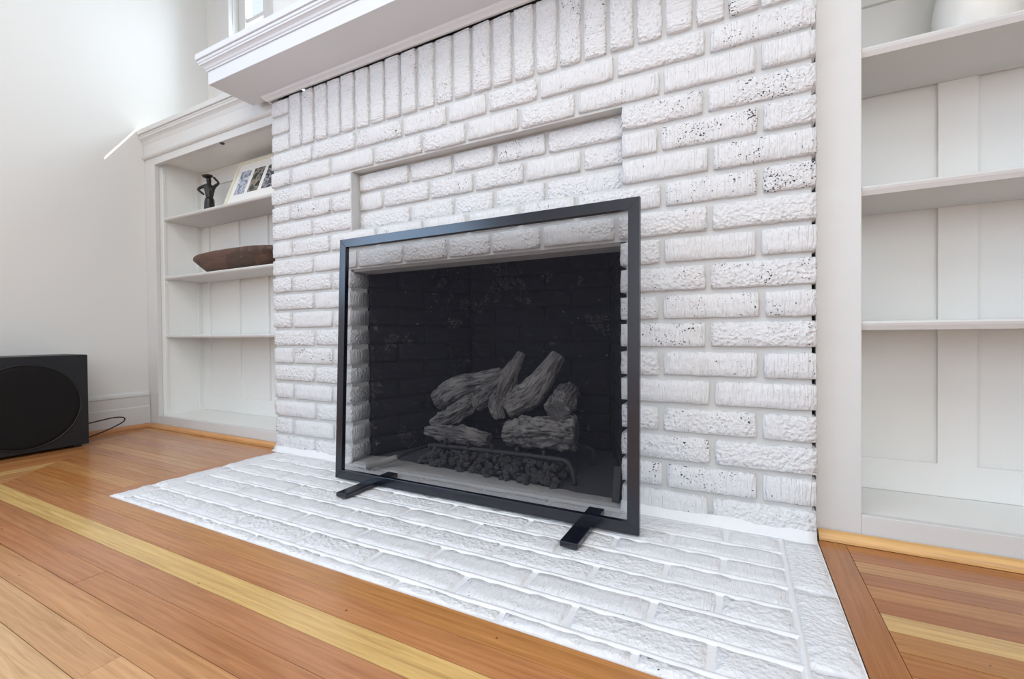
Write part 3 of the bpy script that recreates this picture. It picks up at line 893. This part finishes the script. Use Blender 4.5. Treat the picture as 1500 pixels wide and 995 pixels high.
mb = MB(); e_ = 0.003
mb.add(tilt_pts([(FX0+b_-e_, 0.010, b_-e_), (FX1-b_+e_, 0.010, b_-e_), (FX1-b_+e_, 0.010, FH-b_+e_), (FX0+b_-e_, 0.010, FH-b_+e_)]), [(0, 1, 2, 3)])
mb.build('mesh_panel', M['mesh'], fs)
for xc in (-1.085, -0.449):
    ft_ = MB().box(xc-0.019, xc+0.019, -0.262, -0.062, 0.0075, 0.0195).build('foot', M['steel'], fs, 0.002)

# ================================================================== gas logs, grate, embers
def log_mesh(name, pts, rads, seed, seg=72, sub=22, amp=0.16, ridges=7, cut=0.3):
    path = smooth_path(pts, sub); n_ = len(path)
    rr = []
    for i in range(n_):
        t = i/(n_-1)*(len(rads)-1); a = min(int(t), len(rads)-2); f_ = t-a
        rr.append(rads[a]*(1-f_)+rads[a+1]*f_)
    vs_, fs_, gl_ = [], [], []; prev = None
    for i, p in enumerate(path):
        t = (path[min(i+1, n_-1)]-path[max(i-1, 0)]).normalized()
        a = t.orthogonal().normalized() if prev is None else (prev-t*prev.dot(t)).normalized()
        prev = a; b = t.cross(a)
        for k_ in range(seg):
            w_ = 2*math.pi*k_/seg
            cs, sn = math.cos(w_), math.sin(w_)
            g = noise.noise(Vector((cs*1.8+seed, sn*1.8, i*0.045)))
            # long bark furrows that wander along the log
            f1 = abs(noise.noise(Vector((cs*ridges*0.5+seed*3, sn*ridges*0.5, i*0.035+g*0.9))))
            f2 = abs(noise.noise(Vector((cs*ridges*1.1+seed*5, sn*ridges*1.1, i*0.09+g*1.5))))
            groove = max(0, 1-f1*5.0)*0.8 + max(0, 1-f2*4.0)*0.5
            fine = noise.noise(Vector((cs*9+seed, sn*9, i*0.5)))
            lump = noise.noise(Vector((cs*1.1+seed*2, sn*1.1, i*0.11+seed)))
            r_ = rr[i]*(1+amp*(1.3*g+0.9*lump-1.7*groove+0.3*fine))
            if i in (0, n_-1): r_ *= 0.86
            shift = t*(cut*rr[i]*0.25*noise.noise(Vector((cs*1.5, sn*1.5, seed+i)))) if i in (0, n_-1) else Vector((0, 0, 0))
            vs_.append(p + (a*cs+b*sn)*r_ + shift); gl_.append((cs*0.9+seed, sn*0.9, i*0.012))
    for i in range(n_-1):
        for k_ in range(seg):
            j_ = (k_+1) % seg; fs_.append((i*seg+k_, i*seg+j_, (i+1)*seg+j_, (i+1)*seg+k_))
    # end caps with growth-ring steps
    for e, sgn in ((0, -1), (n_-1, 1)):
        base = [e*seg+k_ for k_ in range(seg)]
        tdir = (path[1]-path[0]).normalized() if e == 0 else (path[-1]-path[-2]).normalized()
        last = base
        for s_, (fr, hgt) in enumerate(((0.72, 0.03), (0.66, 0.0), (0.42, 0.02), (0.37, -0.01), (0.12, 0.01))):
            cur = []
            for k_ in range(seg):
                v = vs_[base[k_]]; p = path[e]
                cur.append(len(vs_)); vs_.append(p+(v-p)*fr+tdir*sgn*hgt*rr[e]); gl_.append((fr*3+seed, 0.2*math.cos(6.283*k_/seg), 0.2*math.sin(6.283*k_/seg)))
            for k_ in range(seg):
                j_ = (k_+1) % seg; fs_.append((last[k_], last[j_], cur[j_], cur[k_]))
            last = cur
        fs_.append(tuple(last))
    me = mesh_from(name, vs_, fs_, True)
    at = me.attributes.new('grain', 'FLOAT_VECTOR', 'POINT')
    at.data.foreach_set('vector', [c_ for g_ in gl_ for c_ in g_])
    return me
GL = 'ceramic gas logs stacked in the firebox'
def glog(pts, rads, seed, label, **kw):
    c0 = Vector(pts[0])
    me = log_mesh('gas_log', [Vector(p)-c0 for p in pts], rads, seed, **kw); me.materials.append(M['log'])
    o = link('gas_log', me); o.location = c0
    return tag(o, label, 'gas log', GL)
glog([(-1.170, 0.285, 0.178), (-1.09, 0.30, 0.235), (-1.00, 0.315, 0.262), (-0.915, 0.335, 0.290)], [0.046, 0.050, 0.038, 0.028], 1.3, 'rounded gas log lying at the back left of the pile', amp=0.10)
glog([(-1.140, 0.205, 0.112), (-1.06, 0.205, 0.150), (-0.985, 0.215, 0.198), (-0.960, 0.22, 0.222)], [0.016, 0.034, 0.033, 0.018], 4.1, 'rough bark gas log sloping up at the left', amp=0.28)
glog([(-1.145, 0.175, 0.095), (-1.06, 0.165, 0.098), (-0.97, 0.16, 0.096), (-0.875, 0.16, 0.092)], [0.014, 0.030, 0.032, 0.024], 7.7, 'flat charred gas log across the front left of the grate', amp=0.26)
glog([(-0.825, 0.175, 0.112), (-0.76, 0.185, 0.122), (-0.67, 0.195, 0.128), (-0.590, 0.205, 0.130)], [0.034, 0.050, 0.053, 0.050], 9.2, 'thick furrowed gas log across the front right of the grate', amp=0.24)
glog([(-0.835, 0.20, 0.190), (-0.775, 0.235, 0.228), (-0.728, 0.265, 0.285), (-0.680, 0.295, 0.368)], [0.036, 0.048, 0.040, 0.026], 12.4, 'smooth upright gas log leaning right', amp=0.10)
glog([(-0.648, 0.185, 0.200), (-0.650, 0.245, 0.218), (-0.648, 0.315, 0.250)], [0.043, 0.047, 0.034], 15.8, 'short stubby gas log showing its round sawn end at the right', amp=0.13)
# forked centre log: two limbs in one body
c0 = Vector((-0.845, 0.18, 0.16))
mA = log_mesh('a', [Vector(p)-c0 for p in ((-0.842, 0.178, 0.160), (-0.858, 0.195, 0.215), (-0.842, 0.235, 0.285), (-0.808, 0.275, 0.372))], [0.018, 0.034, 0.028, 0.017], 21.5, amp=0.30)
mB = log_mesh('b', [Vector(p)-c0 for p in ((-0.955, 0.205, 0.186), (-0.925, 0.215, 0.222), (-0.882, 0.235, 0.262), (-0.838, 0.262, 0.345))], [0.020, 0.034, 0.027, 0.010], 25.5, amp=0.32)
bm = bmesh.new(); bm.from_mesh(mA); bm.from_mesh(mB); me = bpy.data.meshes.new('gas_log'); bm.to_mesh(me); bm.free()
for p_ in me.polygons: p_.use_smooth = True
me.materials.append(M['log'])
o = link('gas_log', me); o.location = c0; tag(o, 'forked twisted gas log standing in the middle of the pile', 'gas log', GL)

gr = empty('log_grate', (-0.83, 0.2, 0), 'dark iron grate carrying the gas logs', 'grate')
def tube(name, pts, r, mat, parent=None, n=6, seg=10):
    path = smooth_path(pts, n) if n > 1 else [Vector(p) for p in pts]
    org = parent.location if parent else Vector((0, 0, 0))
    me = tube_mesh(name, [p-org for p in path], r, seg); me.materials.append(mat)
    return link(name, me, None, parent)
tube('front_bar', [(-1.11, 0.150, 0.0), (-1.105, 0.146, 0.045), (-1.075, 0.142, 0.056), (-0.85, 0.138, 0.062), (-0.63, 0.134, 0.064), (-0.592, 0.130, 0.058), (-0.574, 0.124, 0.032), (-0.568, 0.120, 0.0)], 0.0075, M['iron'], gr)
tube('rear_bar', [(-1.10, 0.32, 0.0), (-1.09, 0.32, 0.055), (-0.83, 0.32, 0.062), (-0.59, 0.32, 0.06), (-0.58, 0.32, 0.0)], 0.0075, M['iron'], gr)
for xg in (-1.03, -0.94, -0.85, -0.76, -0.67):
    tube('cross_bar', [(xg, 0.133, 0.085), (xg, 0.145, 0.060), (xg, 0.23, 0.055), (xg, 0.32, 0.062), (xg, 0.335, 0.09)], 0.006, M['iron'], gr, 4, 8)
# lava rock embers
rg = random.Random(3)
em = MB()
ico = bmesh.new(); bmesh.ops.create_icosphere(ico, subdivisions=1, radius=1.0)
iv = [v.co.copy() for v in ico.verts]; ifc = [tuple(v.index for v in f.verts) for f in ico.faces]; ico.free()
for _ in range(620):
    u_ = rg.random(); v_ = rg.random()
    x = -1.115+0.515*u_; yv = 0.050+0.19*v_ + (0.03-0.04*u_)
    hmax = 0.052*max(0.15, 1-abs(2*v_-0.9)**2.2)*min(1, 8*min(u_, 1-u_)+0.25)
    z = 0.006+hmax*rg.random()**0.6
    s_ = rg.uniform(0.006, 0.013)
    em.add([Vector((x, yv, z)) + v*s_*rg.uniform(0.6, 1.25) for v in iv], ifc)
eo = em.build('ember_bed', M['ember'], origin=(-0.86, 0.14, 0)); tag(eo, 'heap of dark lava rock embers in front of the gas logs', 'embers', kind='stuff')
# gas valve rod at the left of the opening
gp = empty('gas_pipe', (-1.18, 0.0, 0.006), 'pale capped gas pipe running from the left jamb to the logs', 'pipe')
tube('sleeve', [(-1.215, -0.045, 0.0205), (-1.185, -0.012, 0.024), (-1.150, 0.030, 0.034)], [0.0135, 0.0145, 0.0145, 0.014, 0.0135, 0.013, 0.0125, 0.012, 0.0115, 0.011, 0.0105, 0.010, 0.009], M['pipe'], gp, 6, 14)
tube('rod', [(-1.150, 0.030, 0.034), (-1.155, 0.13, 0.036), (-1.15, 0.24, 0.034)], 0.006, M['iron'], gp)
br_ = MB().prism([(0.022, 0.0), (0.052, 0.0), (0.060, 0.082), (0.052, 0.085)], 'x', -0.436, -0.416).build('iron_wedge', M['iron'], None, 0.002, origin=(-0.426, 0.04, 0)); br_.location.z += 0.006
tag(br_, 'small dark iron wedge standing against the right jamb', 'wedge')

# ================================================================== things on the shelves
SH1 = 1.022+0.0005
# figurine
fg = empty('figurine', (-2.436, 0.165, SH1), 'small black figurine of a robed figure holding a basket on its head', 'figurine')
J = {'base': (0, 0, 0.006), 'hem': (0.0, 0, 0.045), 'hip': (0.002, 0, 0.085), 'waist': (0.0, 0, 0.108), 'chest': (0, 0, 0.138), 'neck': (0.001, 0, 0.158), 'head': (0.0, -0.003, 0.178), 'crown': (-0.002, -0.002, 0.192),
     'shR': (0.020, 0, 0.146), 'elR': (0.041, -0.002, 0.170), 'haR': (0.017, -0.004, 0.196), 'shL': (-0.021, 0, 0.146), 'elL': (-0.046, -0.006, 0.124), 'haL': (-0.018, -0.010, 0.100)}
Rr = {'base': 0.0215, 'hem': 0.022, 'hip': 0.021, 'waist': 0.0145, 'chest': 0.0185, 'neck': 0.007, 'head': 0.0125, 'crown': 0.008, 'shR': 0.0085, 'elR': 0.0062, 'haR': 0.005, 'shL': 0.0085, 'elL': 0.006, 'haL': 0.005}
E_ = [('base', 'hem'), ('hem', 'hip'), ('hip', 'waist'), ('waist', 'chest'), ('chest', 'neck'), ('neck', 'head'), ('head', 'crown'), ('chest', 'shR'), ('shR', 'elR'), ('elR', 'haR'), ('chest', 'shL'), ('shL', 'elL'), ('elL', 'haL')]
names = list(J)
me = bpy.data.meshes.new('body'); me.from_pydata([J[n_] for n_ in names], [(names.index(a), names.index(b)) for a, b in E_], [])
fg.rotation_euler = (0, 0, math.radians(58))
fo = link('body', me, M['bronze'], fg)
sk = fo.modifiers.new('skin', 'SKIN')
for i, n_ in enumerate(names):
    me.skin_vertices[0].data[i].radius = (Rr[n_]*(1.0 if n_[:2] in ('el', 'ha', 'sh', 'ne') else 1.22), Rr[n_]*(1.0 if n_[:2] in ('el', 'ha', 'sh', 'ne') else 1.1))
me.skin_vertices[0].data[names.index('waist')].use_root = True
sd = fo.modifiers.new('sub', 'SUBSURF'); sd.levels = 2; sd.render_levels = 2
me2 = lathe_mesh('basket', [(0.010, 0.0), (0.019, 0.003), (0.023, 0.009), (0.022, 0.013), (0.012, 0.016), (0.002, 0.017)], 20); me2.materials.append(M['bronze'])
bo = link('basket', me2, None, fg); bo.location = (-0.004, -0.002, 0.186); bo.rotation_euler = (0.05, -0.15, 0)
me3 = lathe_mesh('plinth', [(0.027, 0.0), (0.027, 0.006), (0.024, 0.009), (0.004, 0.0095)], 20); me3.materials.append(M['bronze'])
link('plinth', me3, None, fg)

# photo frame leaning on the back of the shelf
def photo_mat(i, a, b, c_):
    mt, nt, bs = new_mat('photo_print_%d' % i)
    co = obj_coords(nt, rand=False)
    n = N(nt, 'ShaderNodeTexNoise', Scale=34.0, Detail=3.0); n.noise_dimensions = '4D'; n.inputs['W'].default_value = i*3.1
    L(nt, co, n.inputs['Vector'])
    rp = nt.nodes.new('ShaderNodeValToRGB'); rp.color_ramp.interpolation = 'CONSTANT'
    e = rp.color_ramp.elements; e[0].position = 0.0; e[0].color = lin(*a); e[1].position = 0.47; e[1].color = lin(*b)
    e2 = e.new(0.56); e2.color = lin(*c_)
    L(nt, n.outputs[0], rp.inputs[0]); L(nt, rp.outputs[0], bs.inputs['Base Color']); bs.inputs['Roughness'].default_value = 0.3
    return mt
M['cream'] = paint_mat('cream_frame_paint', lin(236, 232, 214), 0.4, 0.02)
M['mat'] = paint_mat('white_photo_mount', lin(240, 239, 234), 0.7, 0.01)
pf = empty('photo_frame', (-2.04, 0.118, SH1), 'wide cream photo frame with a row of small photos leaning on the top shelf', 'photo frame')
PT = math.atan2(0.085, 0.235)
PX0, PX1, PH = -2.25, -1.80, 0.245
def lean(vs_):
    out = []
    for x, y, z in vs_:
        out.append(Vector((x, 0.112+0.006 + y*math.cos(PT)+z*math.sin(PT), SH1+0.0065 + z*math.cos(PT)-y*math.sin(PT))))
    return out
def lbox(name, x0, x1, y0, y1, z0, z1, mat, par=pf):
    t_ = MB().box(x0, x1, y0, y1, z0, z1); t_.v = lean([tuple(v) for v in t_.v])
    if par is pf: return t_.build(name, mat, par)
    me = mesh_from(name, t_.v, t_.f); me.materials.append(mat); return link(name, me, None, par)
fw_ = 0.014
for nm, a in (('frame_bar', (PX0, PX1, 0.0, 0.014, 0, fw_)), ('frame_bar', (PX0, PX1, 0.0, 0.014, PH-fw_, PH)), ('frame_bar', (PX0, PX0+fw_, 0.0, 0.014, fw_, PH-fw_)), ('frame_bar', (PX1-fw_, PX1, 0.0, 0.014, fw_, PH-fw_))):
    lbox(nm, *a, M['cream'])
mount = lbox('mount', PX0+fw_, PX1-fw_, 0.006, 0.010, fw_, PH-fw_, M['mat'])
pcs = [((190, 196, 214), (120, 130, 150), (214, 218, 228)), ((58, 72, 70), (150, 140, 128), (30, 34, 36)), ((70, 72, 82), (160, 160, 168), (34, 34, 40)), ((120, 110, 100), (60, 70, 90), (190, 180, 170))]
for i in range(4):
    px = PX0+0.045+i*0.098
    lbox('photo', px, px+0.072, 0.0045, 0.0062, 0.062, 0.188, photo_mat(i, *pcs[i]), mount)
for xh in (-2.268, -2.06):
    h_ = box('hook', xh-0.003, xh+0.003, BKY-0.016, BKY-0.0095, 1.262, 1.278, M['iron'], lb)

# carved wooden dough bowl on the second shelf
def dough_bowl():
    Lh, Wh, H = 0.325, 0.078, 0.090
    seg = 64
    def ring_(sx_, sy_, z, lift):
        out = []
        for k_ in range(seg):
            a = 2*math.pi*k_/seg; ca, sa = math.cos(a), math.sin(a)
            x = math.copysign(abs(ca)**0.62, ca)*sx_; y = math.copysign(abs(sa)**0.62, sa)*sy_
            e = (abs(x)/Lh)**3
            out.append(Vector((x, y, z+lift*e + 0.0015*noise.noise(Vector((x*18, y*18, z*30))))))
        return out
    rings = [ring_(Lh*0.56, Wh*0.58, 0.0, 0.0), ring_(Lh*0.68, Wh*0.74, 0.006, 0.0), ring_(Lh*0.84, Wh*0.90, 0.036, 0.0), ring_(Lh*0.985, Wh*0.99, 0.064, 0.0), ring_(Lh, Wh, 0.070, -0.002), ring_(Lh*0.995, Wh, H-0.006, -0.008), ring_(Lh*0.975, Wh*0.97, H, -0.009),
             ring_(Lh*0.93, Wh*0.86, H-0.003, -0.009), ring_(Lh*0.86, Wh*0.78, 0.060, 0.0), ring_(Lh*0.70, Wh*0.62, 0.030, 0.0), ring_(Lh*0.4, Wh*0.35, 0.020, 0.0)]
    vs_ = [v for r_ in rings for v in r_]; fs_ = []
    for i in range(len(rings)-1):
        for k_ in range(seg):
            j_ = (k_+1) % seg; fs_.append((i*seg+k_, i*seg+j_, (i+1)*seg+j_, (i+1)*seg+k_))
    fs_.append(tuple(range(seg))); fs_.append(tuple((len(rings)-1)*seg+k_ for k_ in reversed(range(seg))))
    return mesh_from('dough_bowl', vs_, fs_, True)
def dark_wood():
    mt, nt, bs = new_mat('dark_weathered_wood')
    co = obj_coords(nt, (5, 40, 40), rand=False)
    n = N(nt, 'ShaderNodeTexNoise', Scale=2.0, Detail=6.0, Roughness=0.65, Distortion=0.6); L(nt, co, n.inputs['Vector'])
    co2 = obj_coords(nt, rand=False)
    n2 = N(nt, 'ShaderNodeTexNoise', Scale=9.0, Detail=2.0); L(nt, co2, n2.inputs['Vector'])
    c = mixc(nt, n.outputs[0], lin(46, 33, 28), lin(120, 88, 70))
    c = mixc(nt, mth(nt, 'MULTIPLY', mth(nt, 'GREATER_THAN', n2.outputs[0], 0.58), 0.5), c, lin(44, 34, 30))
    L(nt, c, bs.inputs['Base Color']); bs.inputs['Roughness'].default_value = 0.6
    bump(nt, bs, n.outputs[0], 0.4, 0.003); return mt
me = dough_bowl(); me.materials.append(dark_wood())
o = link('dough_bowl', me); o.location = (-2.172, 0.156, 0.7358); o.rotation_euler = (0, 0, math.radians(0))
tag(o, 'long dark brown carved wooden bowl on the second shelf', 'bowl')

# cream vase on the top shelf at the right
me = lathe_mesh('vase', [(0.045, 0.0), (0.060, 0.004), (0.066, 0.020), (0.0675, 0.05), (0.066, 0.085), (0.061, 0.12), (0.050, 0.15), (0.036, 0.172), (0.030, 0.185), (0.031, 0.205), (0.037, 0.215), (0.034, 0.215), (0.027, 0.20), (0.027, 0.18), (0.01, 0.17)], 48)
me.materials.append(M['ceramic'])
o = link('vase', me); o.location = (0.289, 0.150, 1.0165); tag(o, 'cream ceramic vase on the top shelf of the right bookcase', 'vase')

# ================================================================== subwoofer and its cable
sp = empty('subwoofer', (-2.60, -0.458, 0), 'black box subwoofer with a round grille standing on the floor by the left wall', 'speaker')
MB().box(-2.700, -2.500, -0.640, -0.277, 0.010, 0.371).build('cabinet', M['spk'], sp, 0.003)
def disc_x(name, prof, mat, seg=64):
    """lathe around the X axis; prof (radius, x offset)"""
    vs_, fs_ = [], []
    for r_, xo in prof:
        for k_ in range(seg):
            a = 2*math.pi*k_/seg; vs_.append(Vector((xo, r_*math.cos(a), r_*math.sin(a))))
    for i in range(len(prof)-1):
        for k_ in range(seg):
            j_ = (k_+1) % seg; fs_.append((i*seg+k_, i*seg+j_, (i+1)*seg+j_, (i+1)*seg+k_))
    fs_.append(tuple((len(prof)-1)*seg+k_ for k_ in range(seg)))
    me = mesh_from(name, vs_, fs_, True); me.materials.append(mat)
    o = link(name, me, None, sp); o.location = Vector((-2.4995, -0.458, 0.181))-sp.location; return o
disc_x('grille_ring', [(0.160, 0.0), (0.160, 0.003), (0.158, 0.0045), (0.155, 0.0045), (0.154, 0.0)], M['rubber'])
gr_ = disc_x('grille', [(0.154, 0.0005), (0.153, 0.004), (0.140, 0.0065), (0.08, 0.008), (0.01, 0.0085)], M['cloth'])
for yv in (-0.61, -0.307):
    for xv in (-2.675, -2.525):
        MB().prism([(xv+0.014*math.cos(a), yv+0.014*math.sin(a)) for a in [i*math.pi/8 for i in range(16)]], 'z', 0.0006, 0.0102).build('rubber_foot', M['rubber'], sp)
cb_pts = [(-2.635, -0.274, 0.066), (-2.635, -0.235, 0.070), (-2.65, -0.185, 0.074), (-2.655, -0.135, 0.078), (-2.66, -0.100, 0.072), (-2.66, -0.096, 0.058), (-2.655, -0.115, 0.046), (-2.645, -0.160, 0.030), (-2.635, -0.200, 0.020), (-2.63, -0.240, 0.012), (-2.64, -0.30, 0.005)]
org = Vector(cb_pts[-1]); org.z = 0
me = tube_mesh('speaker_cable', [p-org for p in smooth_path(cb_pts, 5)], 0.0026, 8); me.materials.append(M['rubber'])
o = link('speaker_cable', me); o.location = org; tag(o, 'thin black cable looping out behind the subwoofer', 'cable')
